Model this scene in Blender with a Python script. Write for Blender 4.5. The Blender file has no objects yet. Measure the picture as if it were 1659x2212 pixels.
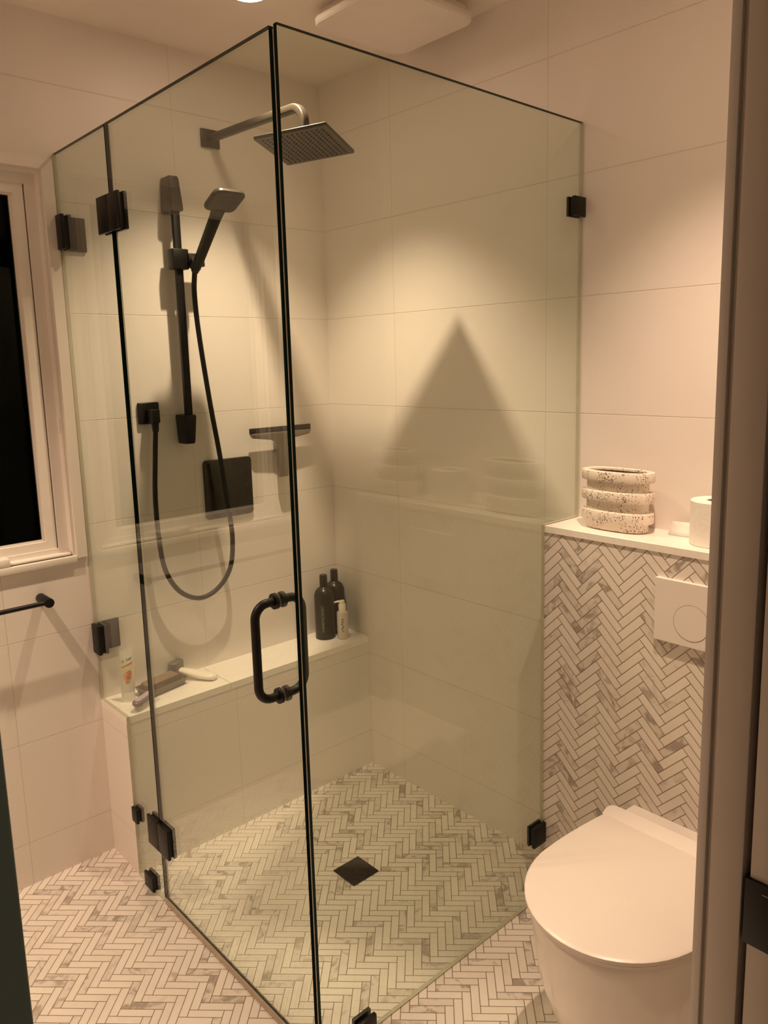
import bpy, bmesh, math, random
from mathutils import Vector, Matrix
random.seed(7)
S = bpy.context.scene
COL = S.collection
PI = math.pi

# ------------------------------------------------------------------ camera
cam = bpy.data.cameras.new('camera')
cam_o = bpy.data.objects.new('camera', cam)
COL.objects.link(cam_o)
RT = Vector((0.73533172, -0.6772665, -0.02444075))
UP = Vector((0.12707099, 0.1023617, 0.98659771))
FW = Vector((0.66568778, 0.72858231, -0.16133073))
M = Matrix((RT, UP, -FW)).transposed().to_4x4()
M.translation = Vector((-1.76853, -2.27127, 1.50201))
cam_o.matrix_world = M
cam.sensor_fit = 'HORIZONTAL'
cam.sensor_width = 36.0
cam.lens = 1671.16 * 36.0 / 1659.0
cam.shift_x = -(850.35 - 829.5) / 1659.0
cam.shift_y = (1053.62 - 1106.0) / 1659.0
cam.clip_start = 0.02
S.camera = cam_o

# ------------------------------------------------------------------ world, exposure, lights
S.view_settings.view_transform = 'Standard'
S.view_settings.look = 'None'
S.view_settings.gamma = 1.0
S.view_settings.use_curve_mapping = False
S.view_settings.exposure = 0.72
S.cycles.use_denoising = True
S.cycles.max_bounces = 18
S.cycles.diffuse_bounces = 14
S.cycles.glossy_bounces = 6
S.cycles.transparent_max_bounces = 32
S.cycles.caustics_reflective = False
S.cycles.caustics_refractive = False
wd = bpy.data.worlds.new('night')
S.world = wd
wd.use_nodes = True
wd.node_tree.nodes['Background'].inputs[0].default_value = (1.0, 0.72, 0.48, 1)
wd.node_tree.nodes['Background'].inputs[1].default_value = 0.035

LIGHT_COL = (1.0, 0.715, 0.485)
SPOT_W = 66.0
SPOT_ANGLE = 93.0
SPOT_BLEND = 0.85
LENS_EMIT = 35.0
LAMPS = [(-0.560, -0.442, 1.0), (-0.560, -1.56, 0.80), (-1.84, -0.42, 1.05)]
BEAM_TILT = (0.028, -0.008)      # the gimbal bulb sits a little off the ring centre

# measured room
W, D, BD, HB = 0.9309, 1.0812, 0.18, 0.5008      # shower width, depth, bench depth, bench height
LD, HL, ZC = 0.1485, 1.0706, 2.4454              # ledge depth, ledge height, ceiling
Z0, TH, TW = 0.1321, 0.305, 0.61                 # wall tile grid
ZG = 2.0839                                      # glass height
XB, YR, YH = -2.35, -1.84, -1.955                # far left wall, front wall room face, hall face
XR, XL = -0.8416, -1.6915                        # door opening

# ------------------------------------------------------------------ helpers
def bm_new():
    return bmesh.new()

def merge(bm, tmp):
    me = bpy.data.meshes.new('tmp')
    tmp.to_mesh(me)
    tmp.free()
    bm.from_mesh(me)
    bpy.data.meshes.remove(me)

def add_box(bm, lo, hi, bevel=0.0, seg=2, mat=0, rot=None, piv=None):
    t = bmesh.new()
    bmesh.ops.create_cube(t, size=1.0)
    for v in t.verts:
        v.co = Vector([lo[i] + (v.co[i] + 0.5) * (hi[i] - lo[i]) for i in range(3)])
    if bevel > 0:
        bmesh.ops.bevel(t, geom=list(t.edges), offset=bevel, segments=seg, profile=0.5, affect='EDGES')
    for f in t.faces:
        f.material_index = mat
    if rot is not None:
        p = Vector(piv) if piv is not None else (Vector(lo) + Vector(hi)) / 2
        for v in t.verts:
            v.co = p + rot @ (v.co - p)
    merge(bm, t)

def frame_of(d):
    d = d.normalized()
    a = Vector((0, 0, 1)) if abs(d.z) < 0.9 else Vector((1, 0, 0))
    x = a.cross(d).normalized()
    return x, d.cross(x)

def add_sweep(bm, pts, radii, n=16, caps=True, section=None):
    """sweep a round (or given) section along a path, parallel transported"""
    pts = [Vector(p) for p in pts]
    if not isinstance(radii, (list, tuple)):
        radii = [radii] * len(pts)
    rings = []
    x = None
    for i, p in enumerate(pts):
        if i == 0:
            d = pts[1] - pts[0]
        elif i == len(pts) - 1:
            d = pts[-1] - pts[-2]
        else:
            d = (pts[i + 1] - pts[i]).normalized() + (pts[i] - pts[i - 1]).normalized()
        d.normalize()
        if x is None:
            x, y = frame_of(d)
        else:
            x = (x - d * x.dot(d)).normalized()
            y = d.cross(x)
        ring = []
        if section is None:
            for k in range(n):
                a = 2 * PI * k / n
                ring.append(bm.verts.new(p + (x * math.cos(a) + y * math.sin(a)) * radii[i]))
        else:
            for (u, v) in section:
                ring.append(bm.verts.new(p + (x * u + y * v) * radii[i]))
        rings.append(ring)
    m = len(rings[0])
    for a, b in zip(rings, rings[1:]):
        for k in range(m):
            bm.faces.new((a[k], a[(k + 1) % m], b[(k + 1) % m], b[k]))
    if caps:
        bm.faces.new(list(reversed(rings[0])))
        bm.faces.new(rings[-1])

def add_cyl(bm, a, b, r, r2=None, n=24, mat=0):
    k = len(bm.faces)
    add_sweep(bm, [a, b], [r, r if r2 is None else r2], n)
    bm.faces.ensure_lookup_table()
    for f in bm.faces[k:]:
        f.material_index = mat

def add_lathe(bm, prof, c, n=40, sx=1.0, sy=1.0, mat=0):
    """prof: list of (radius, z); the ends are closed when radius > 0 is not 0"""
    rings = []
    k0 = len(bm.faces)
    for r, z in prof:
        if r <= 1e-6:
            rings.append([bm.verts.new((c[0], c[1], c[2] + z))])
        else:
            rings.append([bm.verts.new((c[0] + sx * r * math.cos(2 * PI * i / n), c[1] + sy * r * math.sin(2 * PI * i / n), c[2] + z)) for i in range(n)])
    for a, b in zip(rings, rings[1:]):
        for i in range(n):
            j = (i + 1) % n
            if len(a) == 1 and len(b) == 1:
                continue
            if len(a) == 1:
                bm.faces.new((a[0], b[j], b[i]))
            elif len(b) == 1:
                bm.faces.new((a[i], a[j], b[0]))
            else:
                bm.faces.new((a[i], a[j], b[j], b[i]))
    bm.faces.ensure_lookup_table()
    for f in bm.faces[k0:]:
        f.material_index = mat

def add_loft(bm, rings, cap0=True, cap1=True, closed=True, mat=0):
    k0 = len(bm.faces)
    vr = [[bm.verts.new(p) for p in r] for r in rings]
    m = len(vr[0])
    for a, b in zip(vr, vr[1:]):
        for k in range(m if closed else m - 1):
            bm.faces.new((a[k], a[(k + 1) % m], b[(k + 1) % m], b[k]))
    if cap0:
        bm.faces.new(list(reversed(vr[0])))
    if cap1:
        bm.faces.new(vr[-1])
    bm.faces.ensure_lookup_table()
    for f in bm.faces[k0:]:
        f.material_index = mat

def add_prism(bm, poly, vec, mat_face=0, mat_side=0, sides=None):
    """poly: list of 3d points (planar), extruded along vec"""
    vec = Vector(vec)
    a = [bm.verts.new(p) for p in poly]
    b = [bm.verts.new(Vector(p) + vec) for p in poly]
    f = bm.faces.new(a); f.material_index = mat_face
    f = bm.faces.new(list(reversed(b))); f.material_index = mat_face
    m = len(a)
    for k in range(m):
        f = bm.faces.new((a[k], b[k], b[(k + 1) % m], a[(k + 1) % m])); f.material_index = sides[k] if sides else mat_side

ORIGIN = {}

def obj(name, bm, mats, parent=None, smooth=True, angle=35):
    bmesh.ops.recalc_face_normals(bm, faces=list(bm.faces))
    me = bpy.data.meshes.new(name)
    if smooth:
        for f in bm.faces:
            f.smooth = True
    bm.to_mesh(me)
    bm.free()
    if smooth:
        me.set_sharp_from_angle(angle=math.radians(angle))
    for m in (mats if isinstance(mats, (list, tuple)) else [mats]):
        me.materials.append(m)
    o = bpy.data.objects.new(name, me)
    COL.objects.link(o)
    ORIGIN[o.name] = Vector((0, 0, 0))
    if parent is not None:
        o.parent = parent
        o.location = -ORIGIN[parent.name]
    return o

def tag(o, label, cat, group=None, kind=None):
    o['label'] = label
    o['category'] = cat
    if group:
        o['group'] = group
    if kind:
        o['kind'] = kind
    return o

def thing(name, label, cat, loc, group=None):
    o = bpy.data.objects.new(name, None)
    o.empty_display_size = 0.05
    COL.objects.link(o)
    o.location = loc
    ORIGIN[o.name] = Vector(loc)
    return tag(o, label, cat, group)

def struct(name, bm=None, mats=None, loc=(0, 0, 0), smooth=False, label=None, cat=None):
    if bm is None:
        o = bpy.data.objects.new(name, None)
        COL.objects.link(o)
        o.location = loc
        ORIGIN[o.name] = Vector(loc)
    else:
        o = obj(name, bm, mats, None, smooth)
    o['kind'] = 'structure'
    if label:
        o['label'] = label
        o['category'] = cat
    return o

def dup(root, loc, label=None):
    r = root.copy()
    COL.objects.link(r)
    r.location = loc
    if label:
        r['label'] = label
    for ch in list(root.children):
        c = ch.copy()
        COL.objects.link(c)
        c.parent = r
        for g in list(ch.children):
            d = g.copy()
            COL.objects.link(d)
            d.parent = c
    return r

# ------------------------------------------------------------------ materials
def mat_new(name):
    m = bpy.data.materials.new(name)
    m.use_nodes = True
    nt = m.node_tree
    return m, nt, nt.nodes['Principled BSDF']

def plain(name, col, rough=0.5, metal=0.0, spec=0.5, var=0.0, scale=20.0, bump=0.0, coat=0.0, sss=0.0):
    m, nt, b = mat_new(name)
    b.inputs['Base Color'].default_value = (*col, 1)
    b.inputs['Roughness'].default_value = rough
    b.inputs['Metallic'].default_value = metal
    b.inputs['Specular IOR Level'].default_value = spec
    b.inputs['Coat Weight'].default_value = coat
    tc = nt.nodes.new('ShaderNodeTexCoord')
    nz = nt.nodes.new('ShaderNodeTexNoise')
    nz.inputs['Scale'].default_value = scale
    nz.inputs['Detail'].default_value = 4
    nt.links.new(tc.outputs['Object'], nz.inputs['Vector'])
    if var > 0:
        rp = nt.nodes.new('ShaderNodeValToRGB')
        rp.color_ramp.elements[0].position = 0.3
        rp.color_ramp.elements[1].position = 0.7
        rp.color_ramp.elements[0].color = (*[c * (1 - var) for c in col], 1)
        rp.color_ramp.elements[1].color = (*[min(1, c * (1 + var)) for c in col], 1)
        nt.links.new(nz.outputs['Fac'], rp.inputs['Fac'])
        nt.links.new(rp.outputs['Color'], b.inputs['Base Color'])
    if bump > 0:
        bp = nt.nodes.new('ShaderNodeBump')
        bp.inputs['Strength'].default_value = bump
        bp.inputs['Distance'].default_value = 0.002
        nt.links.new(nz.outputs['Fac'], bp.inputs['Height'])
        nt.links.new(bp.outputs['Normal'], b.inputs['Normal'])
    return m

class NB:
    """little node-math helper"""
    def __init__(self, nt):
        self.nt = nt
    def m(self, op, a, b=None, c=None):
        n = self.nt.nodes.new('ShaderNodeMath')
        n.operation = op
        for i, v in enumerate((a, b, c)):
            if v is None:
                continue
            if isinstance(v, (int, float)):
                n.inputs[i].default_value = v
            else:
                self.nt.links.new(v, n.inputs[i])
        return n.outputs[0]
    def mixf(self, f, a, b):
        # a*(1-f)+b*f
        return self.m('ADD', self.m('MULTIPLY', a, self.m('SUBTRACT', 1.0, f)), self.m('MULTIPLY', b, f))
    def xyz(self):
        tc = self.nt.nodes.new('ShaderNodeNewGeometry')
        s = self.nt.nodes.new('ShaderNodeSeparateXYZ')
        self.nt.links.new(tc.outputs['Position'], s.inputs[0])
        return s.outputs[0], s.outputs[1], s.outputs[2], tc.outputs['Position']
    def mixc(self, f, a, b):
        n = self.nt.nodes.new('ShaderNodeMix')
        n.data_type = 'RGBA'
        self.nt.links.new(f, n.inputs[0])
        for v, k in ((a, 6), (b, 7)):
            if isinstance(v, tuple):
                n.inputs[k].default_value = (*v, 1)
            else:
                self.nt.links.new(v, n.inputs[k])
        return n.outputs[2]
    def ramp(self, f, lo, hi):
        n = self.nt.nodes.new('ShaderNodeMapRange')
        n.interpolation_type = 'SMOOTHSTEP'
        n.inputs[1].default_value = lo
        n.inputs[2].default_value = hi
        self.nt.links.new(f, n.inputs[0])
        return n.outputs[0]

TILE_WHITE = (0.80, 0.745, 0.715)
def wall_tile(name, axis, joint0):
    """large stacked wall tiles: grid of TW x TH with thin grout, axis = 0 for x, 1 for y"""
    m, nt, b = mat_new(name)
    N = NB(nt)
    x, y, z, pos = N.xyz()
    h = (x, y)[axis]
    u = N.m('DIVIDE', N.m('SUBTRACT', h, joint0), TW)
    v = N.m('DIVIDE', N.m('SUBTRACT', z, Z0), TH)
    fu = N.m('FRACT', u)
    fv = N.m('FRACT', v)
    du = N.m('MULTIPLY', N.m('MINIMUM', fu, N.m('SUBTRACT', 1.0, fu)), TW)
    dv = N.m('MULTIPLY', N.m('MINIMUM', fv, N.m('SUBTRACT', 1.0, fv)), TH)
    d = N.m('MINIMUM', N.m('MULTIPLY', du, 1.5), dv)
    g = N.ramp(d, 0.0006, 0.0016)
    wn = nt.nodes.new('ShaderNodeTexWhiteNoise')
    cb = nt.nodes.new('ShaderNodeCombineXYZ')
    nt.links.new(N.m('FLOOR', u), cb.inputs[0])
    nt.links.new(N.m('FLOOR', v), cb.inputs[1])
    nt.links.new(cb.outputs[0], wn.inputs['Vector'])
    nz = nt.nodes.new('ShaderNodeTexNoise')
    nz.inputs['Scale'].default_value = 4.0
    nz.inputs['Detail'].default_value = 5
    nt.links.new(pos, nz.inputs['Vector'])
    k = N.m('ADD', N.m('MULTIPLY', wn.outputs['Value'], 0.35), N.m('MULTIPLY', nz.outputs['Fac'], 0.65))
    c = N.mixc(k, tuple(q * 0.965 for q in TILE_WHITE), tuple(min(1, q * 1.02) for q in TILE_WHITE))
    c = N.mixc(g, (0.65, 0.585, 0.52), c)
    nt.links.new(c, b.inputs['Base Color'])
    b.inputs['Roughness'].default_value = 0.42
    b.inputs['Specular IOR Level'].default_value = 0.35
    bp = nt.nodes.new('ShaderNodeBump')
    bp.inputs['Strength'].default_value = 0.5
    bp.inputs['Distance'].default_value = 0.0012
    nt.links.new(g, bp.inputs['Height'])
    nt.links.new(bp.outputs['Normal'], b.inputs['Normal'])
    return m

HP = 0.0208
def herringbone(name, ua, va, o2, base=(0.80, 0.745, 0.70), dark=(0.37, 0.315, 0.275), grout=(0.235, 0.175, 0.13), amount=0.62, seed=0.0):
    """marble herringbone mosaic; ua, va = lattice axes in world space, o2 = world point of one tile corner"""
    m, nt, b = mat_new(name)
    N = NB(nt)
    x, y, z, pos = N.xyz()
    def lin(ax):
        return N.m('SUBTRACT', N.m('ADD', N.m('ADD', N.m('MULTIPLY', x, ax[0]), N.m('MULTIPLY', y, ax[1])), N.m('MULTIPLY', z, ax[2])),
                   ax[0] * o2[0] + ax[1] * o2[1] + ax[2] * o2[2])
    u = N.m('DIVIDE', lin(ua), HP)
    v = N.m('DIVIDE', lin(va), HP)
    i = N.m('FLOOR', u); j = N.m('FLOOR', v)
    fu = N.m('SUBTRACT', u, i); fv = N.m('SUBTRACT', v, j)
    t = N.m('FLOORED_MODULO', N.m('ADD', N.m('SUBTRACT', i, j), 0.25), 8.0)
    t = N.m('FLOOR', t)
    isv = N.m('GREATER_THAN', t, 3.5)
    s = N.m('SUBTRACT', 7.0, t)
    along = N.mixf(isv, N.m('ADD', t, fu), N.m('ADD', s, fv))
    across = N.mixf(isv, fv, fu)
    idx = N.mixf(isv, N.m('SUBTRACT', i, t), i)
    idy = N.mixf(isv, j, N.m('SUBTRACT', j, s))
    d = N.m('MINIMUM', N.m('MINIMUM', along, N.m('SUBTRACT', 4.0, along)), N.m('MINIMUM', across, N.m('SUBTRACT', 1.0, across)))
    d = N.m('MULTIPLY', d, HP)
    g = N.ramp(d, 0.0006, 0.0013)
    cb = nt.nodes.new('ShaderNodeCombineXYZ')
    nt.links.new(idx, cb.inputs[0]); nt.links.new(idy, cb.inputs[1]); nt.links.new(N.m('ADD', isv, seed), cb.inputs[2])
    wn = nt.nodes.new('ShaderNodeTexWhiteNoise')
    nt.links.new(cb.outputs[0], wn.inputs['Vector'])
    # per-tile offset of the veining
    vm = nt.nodes.new('ShaderNodeVectorMath'); vm.operation = 'MULTIPLY_ADD'
    nt.links.new(wn.outputs['Color'], vm.inputs[0])
    vm.inputs[1].default_value = (9, 9, 9)
    nt.links.new(pos, vm.inputs[2])
    nz = nt.nodes.new('ShaderNodeTexNoise')
    nz.inputs['Scale'].default_value = 22.0
    nz.inputs['Detail'].default_value = 5
    nz.inputs['Distortion'].default_value = 1.2
    nt.links.new(vm.outputs[0], nz.inputs['Vector'])
    wn2 = nt.nodes.new('ShaderNodeTexWhiteNoise')
    cb2 = nt.nodes.new('ShaderNodeCombineXYZ')
    nt.links.new(N.m('ADD', idx, 31.7), cb2.inputs[0]); nt.links.new(idy, cb2.inputs[1]); nt.links.new(N.m('ADD', isv, seed), cb2.inputs[2])
    nt.links.new(cb2.outputs[0], wn2.inputs['Vector'])
    r = wn2.outputs['Value']
    veined = N.ramp(r, amount, amount + 0.25)           # only part of the tiles carry veins
    vein = N.ramp(nz.outputs['Fac'], 0.46, 0.66)
    tone = N.m('MULTIPLY', wn.outputs['Value'], 0.10)
    k = N.m('MINIMUM', N.m('ADD', N.m('MULTIPLY', N.m('MULTIPLY', veined, N.m('ADD', vein, 0.25)), 0.75), N.m('ADD', tone, N.m('MULTIPLY', vein, 0.05))), 1.0)
    c = N.mixc(k, base, dark)
    c = N.mixc(g, grout, c)
    nt.links.new(c, b.inputs['Base Color'])
    b.inputs['Roughness'].default_value = 0.38
    b.inputs['Specular IOR Level'].default_value = 0.4
    bp = nt.nodes.new('ShaderNodeBump')
    bp.inputs['Strength'].default_value = 0.6
    bp.inputs['Distance'].default_value = 0.001
    nt.links.new(g, bp.inputs['Height'])
    nt.links.new(bp.outputs['Normal'], b.inputs['Normal'])
    return m

def glass_sheet(name, tint, rough=0.0, r0=0.04):
    """clear sheet glass: tinted see-through plus a Fresnel reflection at each face"""
    m = bpy.data.materials.new(name)
    m.use_nodes = True
    nt = m.node_tree
    nt.nodes.clear()
    out = nt.nodes.new('ShaderNodeOutputMaterial')
    tr = nt.nodes.new('ShaderNodeBsdfTransparent')
    tr.inputs[0].default_value = (*tint, 1)
    gl = nt.nodes.new('ShaderNodeBsdfGlossy')
    gl.inputs['Roughness'].default_value = rough
    lw = nt.nodes.new('ShaderNodeLayerWeight')
    lw.inputs[0].default_value = 0.5
    N = NB(nt)
    f = N.m('ADD', r0, N.m('MULTIPLY', 1 - r0, N.m('POWER', lw.outputs['Facing'], 4.2)))
    mx = nt.nodes.new('ShaderNodeMixShader')
    nt.links.new(f, mx.inputs[0])
    nt.links.new(tr.outputs[0], mx.inputs[1])
    nt.links.new(gl.outputs[0], mx.inputs[2])
    nt.links.new(mx.outputs[0], out.inputs[0])
    return m

def speckled(name):
    m, nt, b = mat_new(name)
    N = NB(nt)
    tc = nt.nodes.new('ShaderNodeTexCoord')
    vo = nt.nodes.new('ShaderNodeTexVoronoi')
    vo.inputs['Scale'].default_value = 330.0
    nz = nt.nodes.new('ShaderNodeTexNoise'); nz.inputs['Scale'].default_value = 160.0; nz.inputs['Detail'].default_value = 3
    n2 = nt.nodes.new('ShaderNodeTexNoise'); n2.inputs['Scale'].default_value = 28.0; n2.inputs['Detail'].default_value = 2
    for n in (vo, nz, n2):
        nt.links.new(tc.outputs['Object'], n.inputs['Vector'])
    sx = nt.nodes.new('ShaderNodeSeparateXYZ')
    nt.links.new(vo.outputs['Color'], sx.inputs[0])
    size = N.m('MULTIPLY', N.m('POWER', sx.outputs[0], 1.3), 0.62)
    size = N.m('MULTIPLY', size, N.ramp(n2.outputs['Fac'], 0.22, 0.60))
    dist = N.m('ADD', vo.outputs['Distance'], N.m('MULTIPLY', N.m('SUBTRACT', nz.outputs['Fac'], 0.5), 0.35))
    spot = N.m('LESS_THAN', dist, size)
    c = N.mixc(spot, (0.80, 0.72, 0.64), (0.13, 0.075, 0.045))
    nt.links.new(c, b.inputs['Base Color'])
    b.inputs['Roughness'].default_value = 0.45
    bp = nt.nodes.new('ShaderNodeBump'); bp.inputs['Strength'].default_value = 0.4; bp.inputs['Distance'].default_value = 0.001
    nt.links.new(N.m('SUBTRACT', 1.0, spot), bp.inputs['Height'])
    nt.links.new(bp.outputs['Normal'], b.inputs['Normal'])
    return m

def emit(name, col, strength):
    m = bpy.data.materials.new(name)
    m.use_nodes = True
    nt = m.node_tree
    nt.nodes.clear()
    out = nt.nodes.new('ShaderNodeOutputMaterial')
    e = nt.nodes.new('ShaderNodeEmission')
    e.inputs[0].default_value = (*col, 1)
    e.inputs[1].default_value = strength
    nt.links.new(e.outputs[0], out.inputs[0])
    return m

R2 = 1 / math.sqrt(2)
MT = {}
MT['tile_x'] = wall_tile('stacked_wall_tile_left', 0, -0.565)
MT['tile_y'] = wall_tile('stacked_wall_tile_right', 1, -0.359)
MT['hb_floor'] = herringbone('herringbone_floor', (R2, -R2, 0), (R2, R2, 0), (-1.0767, -0.6345, 0))
MT['hb_shower'] = herringbone('herringbone_shower_floor', (R2, -R2, 0), (R2, R2, 0), (-0.1991, -0.3259, 0), seed=3.0)
MT['hb_ledge'] = herringbone('herringbone_ledge', (0, -R2, R2), (0, R2, R2), (0, -1.1947, 0.9927), seed=5.0, amount=0.58)
MT['paint'] = plain('ceiling_paint', (0.78, 0.72, 0.66), 0.7, var=0.02, scale=6, bump=0.03)
MT['quartz'] = plain('white_quartz', (0.86, 0.82, 0.78), 0.25, var=0.03, scale=60)
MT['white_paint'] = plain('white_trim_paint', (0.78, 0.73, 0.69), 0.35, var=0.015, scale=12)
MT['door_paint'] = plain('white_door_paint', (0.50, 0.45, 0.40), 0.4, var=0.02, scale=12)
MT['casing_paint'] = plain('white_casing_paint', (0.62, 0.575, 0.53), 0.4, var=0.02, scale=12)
MT['teal'] = plain('dark_teal_paint', (0.42, 0.53, 0.47), 0.5, var=0.04, scale=8)
MT['black'] = plain('matte_black_metal', (0.006, 0.005, 0.0045), 0.42, metal=0.0, spec=0.3, var=0.1, scale=90)
MT['black_gloss'] = plain('satin_black_plate', (0.022, 0.018, 0.014), 0.16, spec=0.6, var=0.05, scale=30)
MT['gunmetal'] = plain('dark_brushed_metal', (0.060, 0.050, 0.040), 0.32, metal=0.5, var=0.05, scale=80)
MT['dark'] = plain('dark_bronze_plastic', (0.020, 0.016, 0.012), 0.36, spec=0.35, var=0.06, scale=60)
MT['chrome'] = plain('brushed_steel', (0.25, 0.215, 0.18), 0.33, metal=0.75, var=0.03, scale=80)
MT['rubber'] = plain('black_rubber', (0.012, 0.011, 0.010), 0.6, var=0.1, scale=50)
MT['ceramic'] = plain('white_ceramic', (0.84, 0.79, 0.755), 0.12, var=0.008, scale=5, coat=0.3)
MT['seat'] = plain('white_seat_plastic', (0.76, 0.695, 0.66), 0.32, var=0.008, scale=5)
MT['plate'] = plain('white_flush_plastic', (0.80, 0.74, 0.71), 0.35, var=0.01, scale=10)
MT['paper'] = plain('tissue_paper', (0.86, 0.82, 0.78), 0.9, var=0.03, scale=120, bump=0.2)
MT['card'] = plain('cardboard_core', (0.35, 0.26, 0.19), 0.9, var=0.1, scale=60)
MT['glass'] = glass_sheet('clear_shower_glass', (0.926, 0.962, 0.914))
MT['edge'] = plain('polished_glass_edge', (0.004, 0.012, 0.009), 0.5, spec=0.03, var=0.15, scale=25)
MT['edge_soft'] = plain('siliconed_glass_edge', (0.55, 0.52, 0.41), 0.3, var=0.05, scale=25)
MT['seal_and_glint'] = plain('vinyl_seal_and_glint', (0.78, 0.72, 0.64), 0.25, var=0.04, scale=40)
MT['sweep'] = plain('vinyl_door_sweep', (0.42, 0.35, 0.27), 0.3, var=0.08, scale=40)
MT['pane'] = glass_sheet('window_pane_glass', (0.5, 0.52, 0.5), r0=0.012)
MT['night'] = plain('night_dark_screen', (0.001, 0.001, 0.0008), 0.9, var=0.2, scale=15)
MT['speckle'] = speckled('speckled_stoneware')
MT['vase_inside'] = plain('dark_brown_inner_liner', (0.10, 0.06, 0.04), 0.5, var=0.1, scale=40)
MT['bottle'] = plain('dark_olive_bottle', (0.018, 0.016, 0.009), 0.28, spec=0.35, var=0.06, scale=30)
MT['letter'] = plain('grey_green_print', (0.22, 0.23, 0.19), 0.5, var=0.03, scale=40)
MT['pumpw'] = plain('white_pump_plastic', (0.85, 0.80, 0.72), 0.3, var=0.01, scale=20)
MT['frost'] = plain('frosted_bottle', (0.60, 0.54, 0.47), 0.35, var=0.04, scale=20)
MT['gray_print'] = plain('grey_label_print', (0.22, 0.19, 0.16), 0.6, var=0.1, scale=90)
MT['tube'] = plain('white_tube_plastic', (0.84, 0.80, 0.74), 0.3, var=0.01, scale=20)
MT['orange'] = plain('orange_print', (0.75, 0.22, 0.07), 0.45, var=0.1, scale=60)
MT['peach'] = plain('peach_print', (0.85, 0.45, 0.20), 0.45, var=0.1, scale=60)
MT['yellow_print'] = plain('pale_yellow_print', (0.82, 0.70, 0.42), 0.45, var=0.04, scale=60)
MT['stone_brown'] = plain('brown_print', (0.30, 0.11, 0.04), 0.45, var=0.1, scale=60)
MT['ink'] = plain('black_print', (0.02, 0.018, 0.016), 0.5, var=0.1, scale=60)
MT['smoke'] = plain('smoky_grey_plastic', (0.13, 0.11, 0.09), 0.3, var=0.08, scale=25)
MT['soap'] = plain('brown_soap', (0.22, 0.15, 0.10), 0.5, var=0.08, scale=25)
MT['slate'] = plain('slate_grey_plastic', (0.13, 0.13, 0.115), 0.45, var=0.06, scale=40)
MT['purple'] = plain('purple_plastic', (0.12, 0.085, 0.135), 0.3, var=0.06, scale=40)
MT['lav'] = plain('lavender_grip', (0.42, 0.36, 0.42), 0.4, var=0.08, scale=70)
MT['bristle'] = plain('white_bristles', (0.75, 0.72, 0.72), 0.7, var=0.12, scale=200)
MT['lens'] = emit('warm_lamp_lens', (1.0, 0.74, 0.50), LENS_EMIT)

# ------------------------------------------------------------------ structure
T = 0.12
b = bm_new()
add_box(b, (-W + 0.002, -D + 0.005, -0.05), (0, 0, 0.0))
floor_s = struct('shower_floor', b, MT['hb_shower'], label='pale marble herringbone floor inside the glass shower', cat='floor')
b = bm_new()
add_box(b, (XB, YR, -0.05), (-W + 0.002, 0, 0.0))
add_box(b, (-W + 0.002, YR, -0.05), (0, -D + 0.005, 0.0))
add_box(b, (XB, -3.2, -0.05), (0.6, YR, 0.0))
struct('floor', b, MT['hb_floor'])
b = bm_new()
add_box(b, (XB - T, YR - T, ZC), (T, T, ZC + 0.1))
struct('ceiling', b, MT['paint'])
# wall with the window and the shower fittings (plane y = 0)
WX0, WX1, WZ0, WZ1 = -1.64, -0.965, 0.955, 2.040
b = bm_new()
add_box(b, (XB - T, 0, -0.05), (WX0, T, ZC))
add_box(b, (WX1, 0, -0.05), (T, T, ZC))
add_box(b, (WX0, 0, -0.05), (WX1, T, WZ0))
add_box(b, (WX0, 0, WZ1), (WX1, T, ZC))
struct('wall_left', b, MT['tile_x'])
b = bm_new()
add_box(b, (0, YR - T, -0.05), (T, 0, ZC))
struct('wall_right', b, MT['tile_y'])
b = bm_new()
add_box(b, (XB - T, YR - T, -0.05), (XB, 0, ZC))
struct('wall_back', b, MT['tile_y'])
# front wall with the door opening; its cavity for the pocket door stays open at the jamb
b = bm_new()
add_box(b, (XB, YH + 0.012, -0.05), (XL - 0.012, YR, ZC))
add_box(b, (XL - 0.012, YH + 0.012, 2.06), (XR + 0.03, YR - 0.013, ZC))
add_box(b, (XR + 0.03, -1.900, -0.05), (0, -1.853, ZC))
add_box(b, (XR, -1.975, 0.0), (0.6, -1.957, ZC))
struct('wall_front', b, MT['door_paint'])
# left door casing on the hall side, dark teal
b = bm_new()
add_box(b, (XL - 0.10, YH, 0.0), (XL, YH + 0.012, 2.12), 0.002)
struct('trim_1', b, MT['teal'], smooth=True, label='dark teal door casing at the left edge', cat='door casing')
# right jamb: casing edge, shadow groove, split jamb board
tj = struct('trim_2', None, loc=(XR, YR, 0), label='white door jamb with a shadow groove at the right edge', cat='door jamb')
b = bm_new()
add_box(b, (XR, -1.8527, 0.0), (XR + 0.07, YR, 2.13), 0.0015)
obj('casing', b, MT['casing_paint'], tj)
b = bm_new()
add_box(b, (XR + 0.006, -1.900, 0.0), (XR + 0.05, -1.852, 2.06), 0.0)
add_box(b, (XR, -1.9020, 0.0), (XR + 0.05, -1.8590, 2.06), 0.0025)
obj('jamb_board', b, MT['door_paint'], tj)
# pocket door
td = struct('door_1', None, loc=(XR, -1.915, 0), label='white pocket door with a black edge latch at the right edge', cat='door')
b = bm_new()
add_box(b, (XR + 0.004, -1.9480, 0.01), (XR + 0.75, -1.9095, 2.06), 0.002)
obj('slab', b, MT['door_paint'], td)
b = bm_new()
add_box(b, (XR - 0.001, -1.9500, 0.748), (XR + 0.05, -1.9055, 0.840), 0.0015)
la = obj('latch', b, MT['black'], td)
la['label'] = 'black edge latch'
b = bm_new()
add_box(b, (XR - 0.0020, -1.938, 0.8265), (XR - 0.0005, -1.928, 0.8277))
obj('latch_slot', b, MT['chrome'], la)

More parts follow.
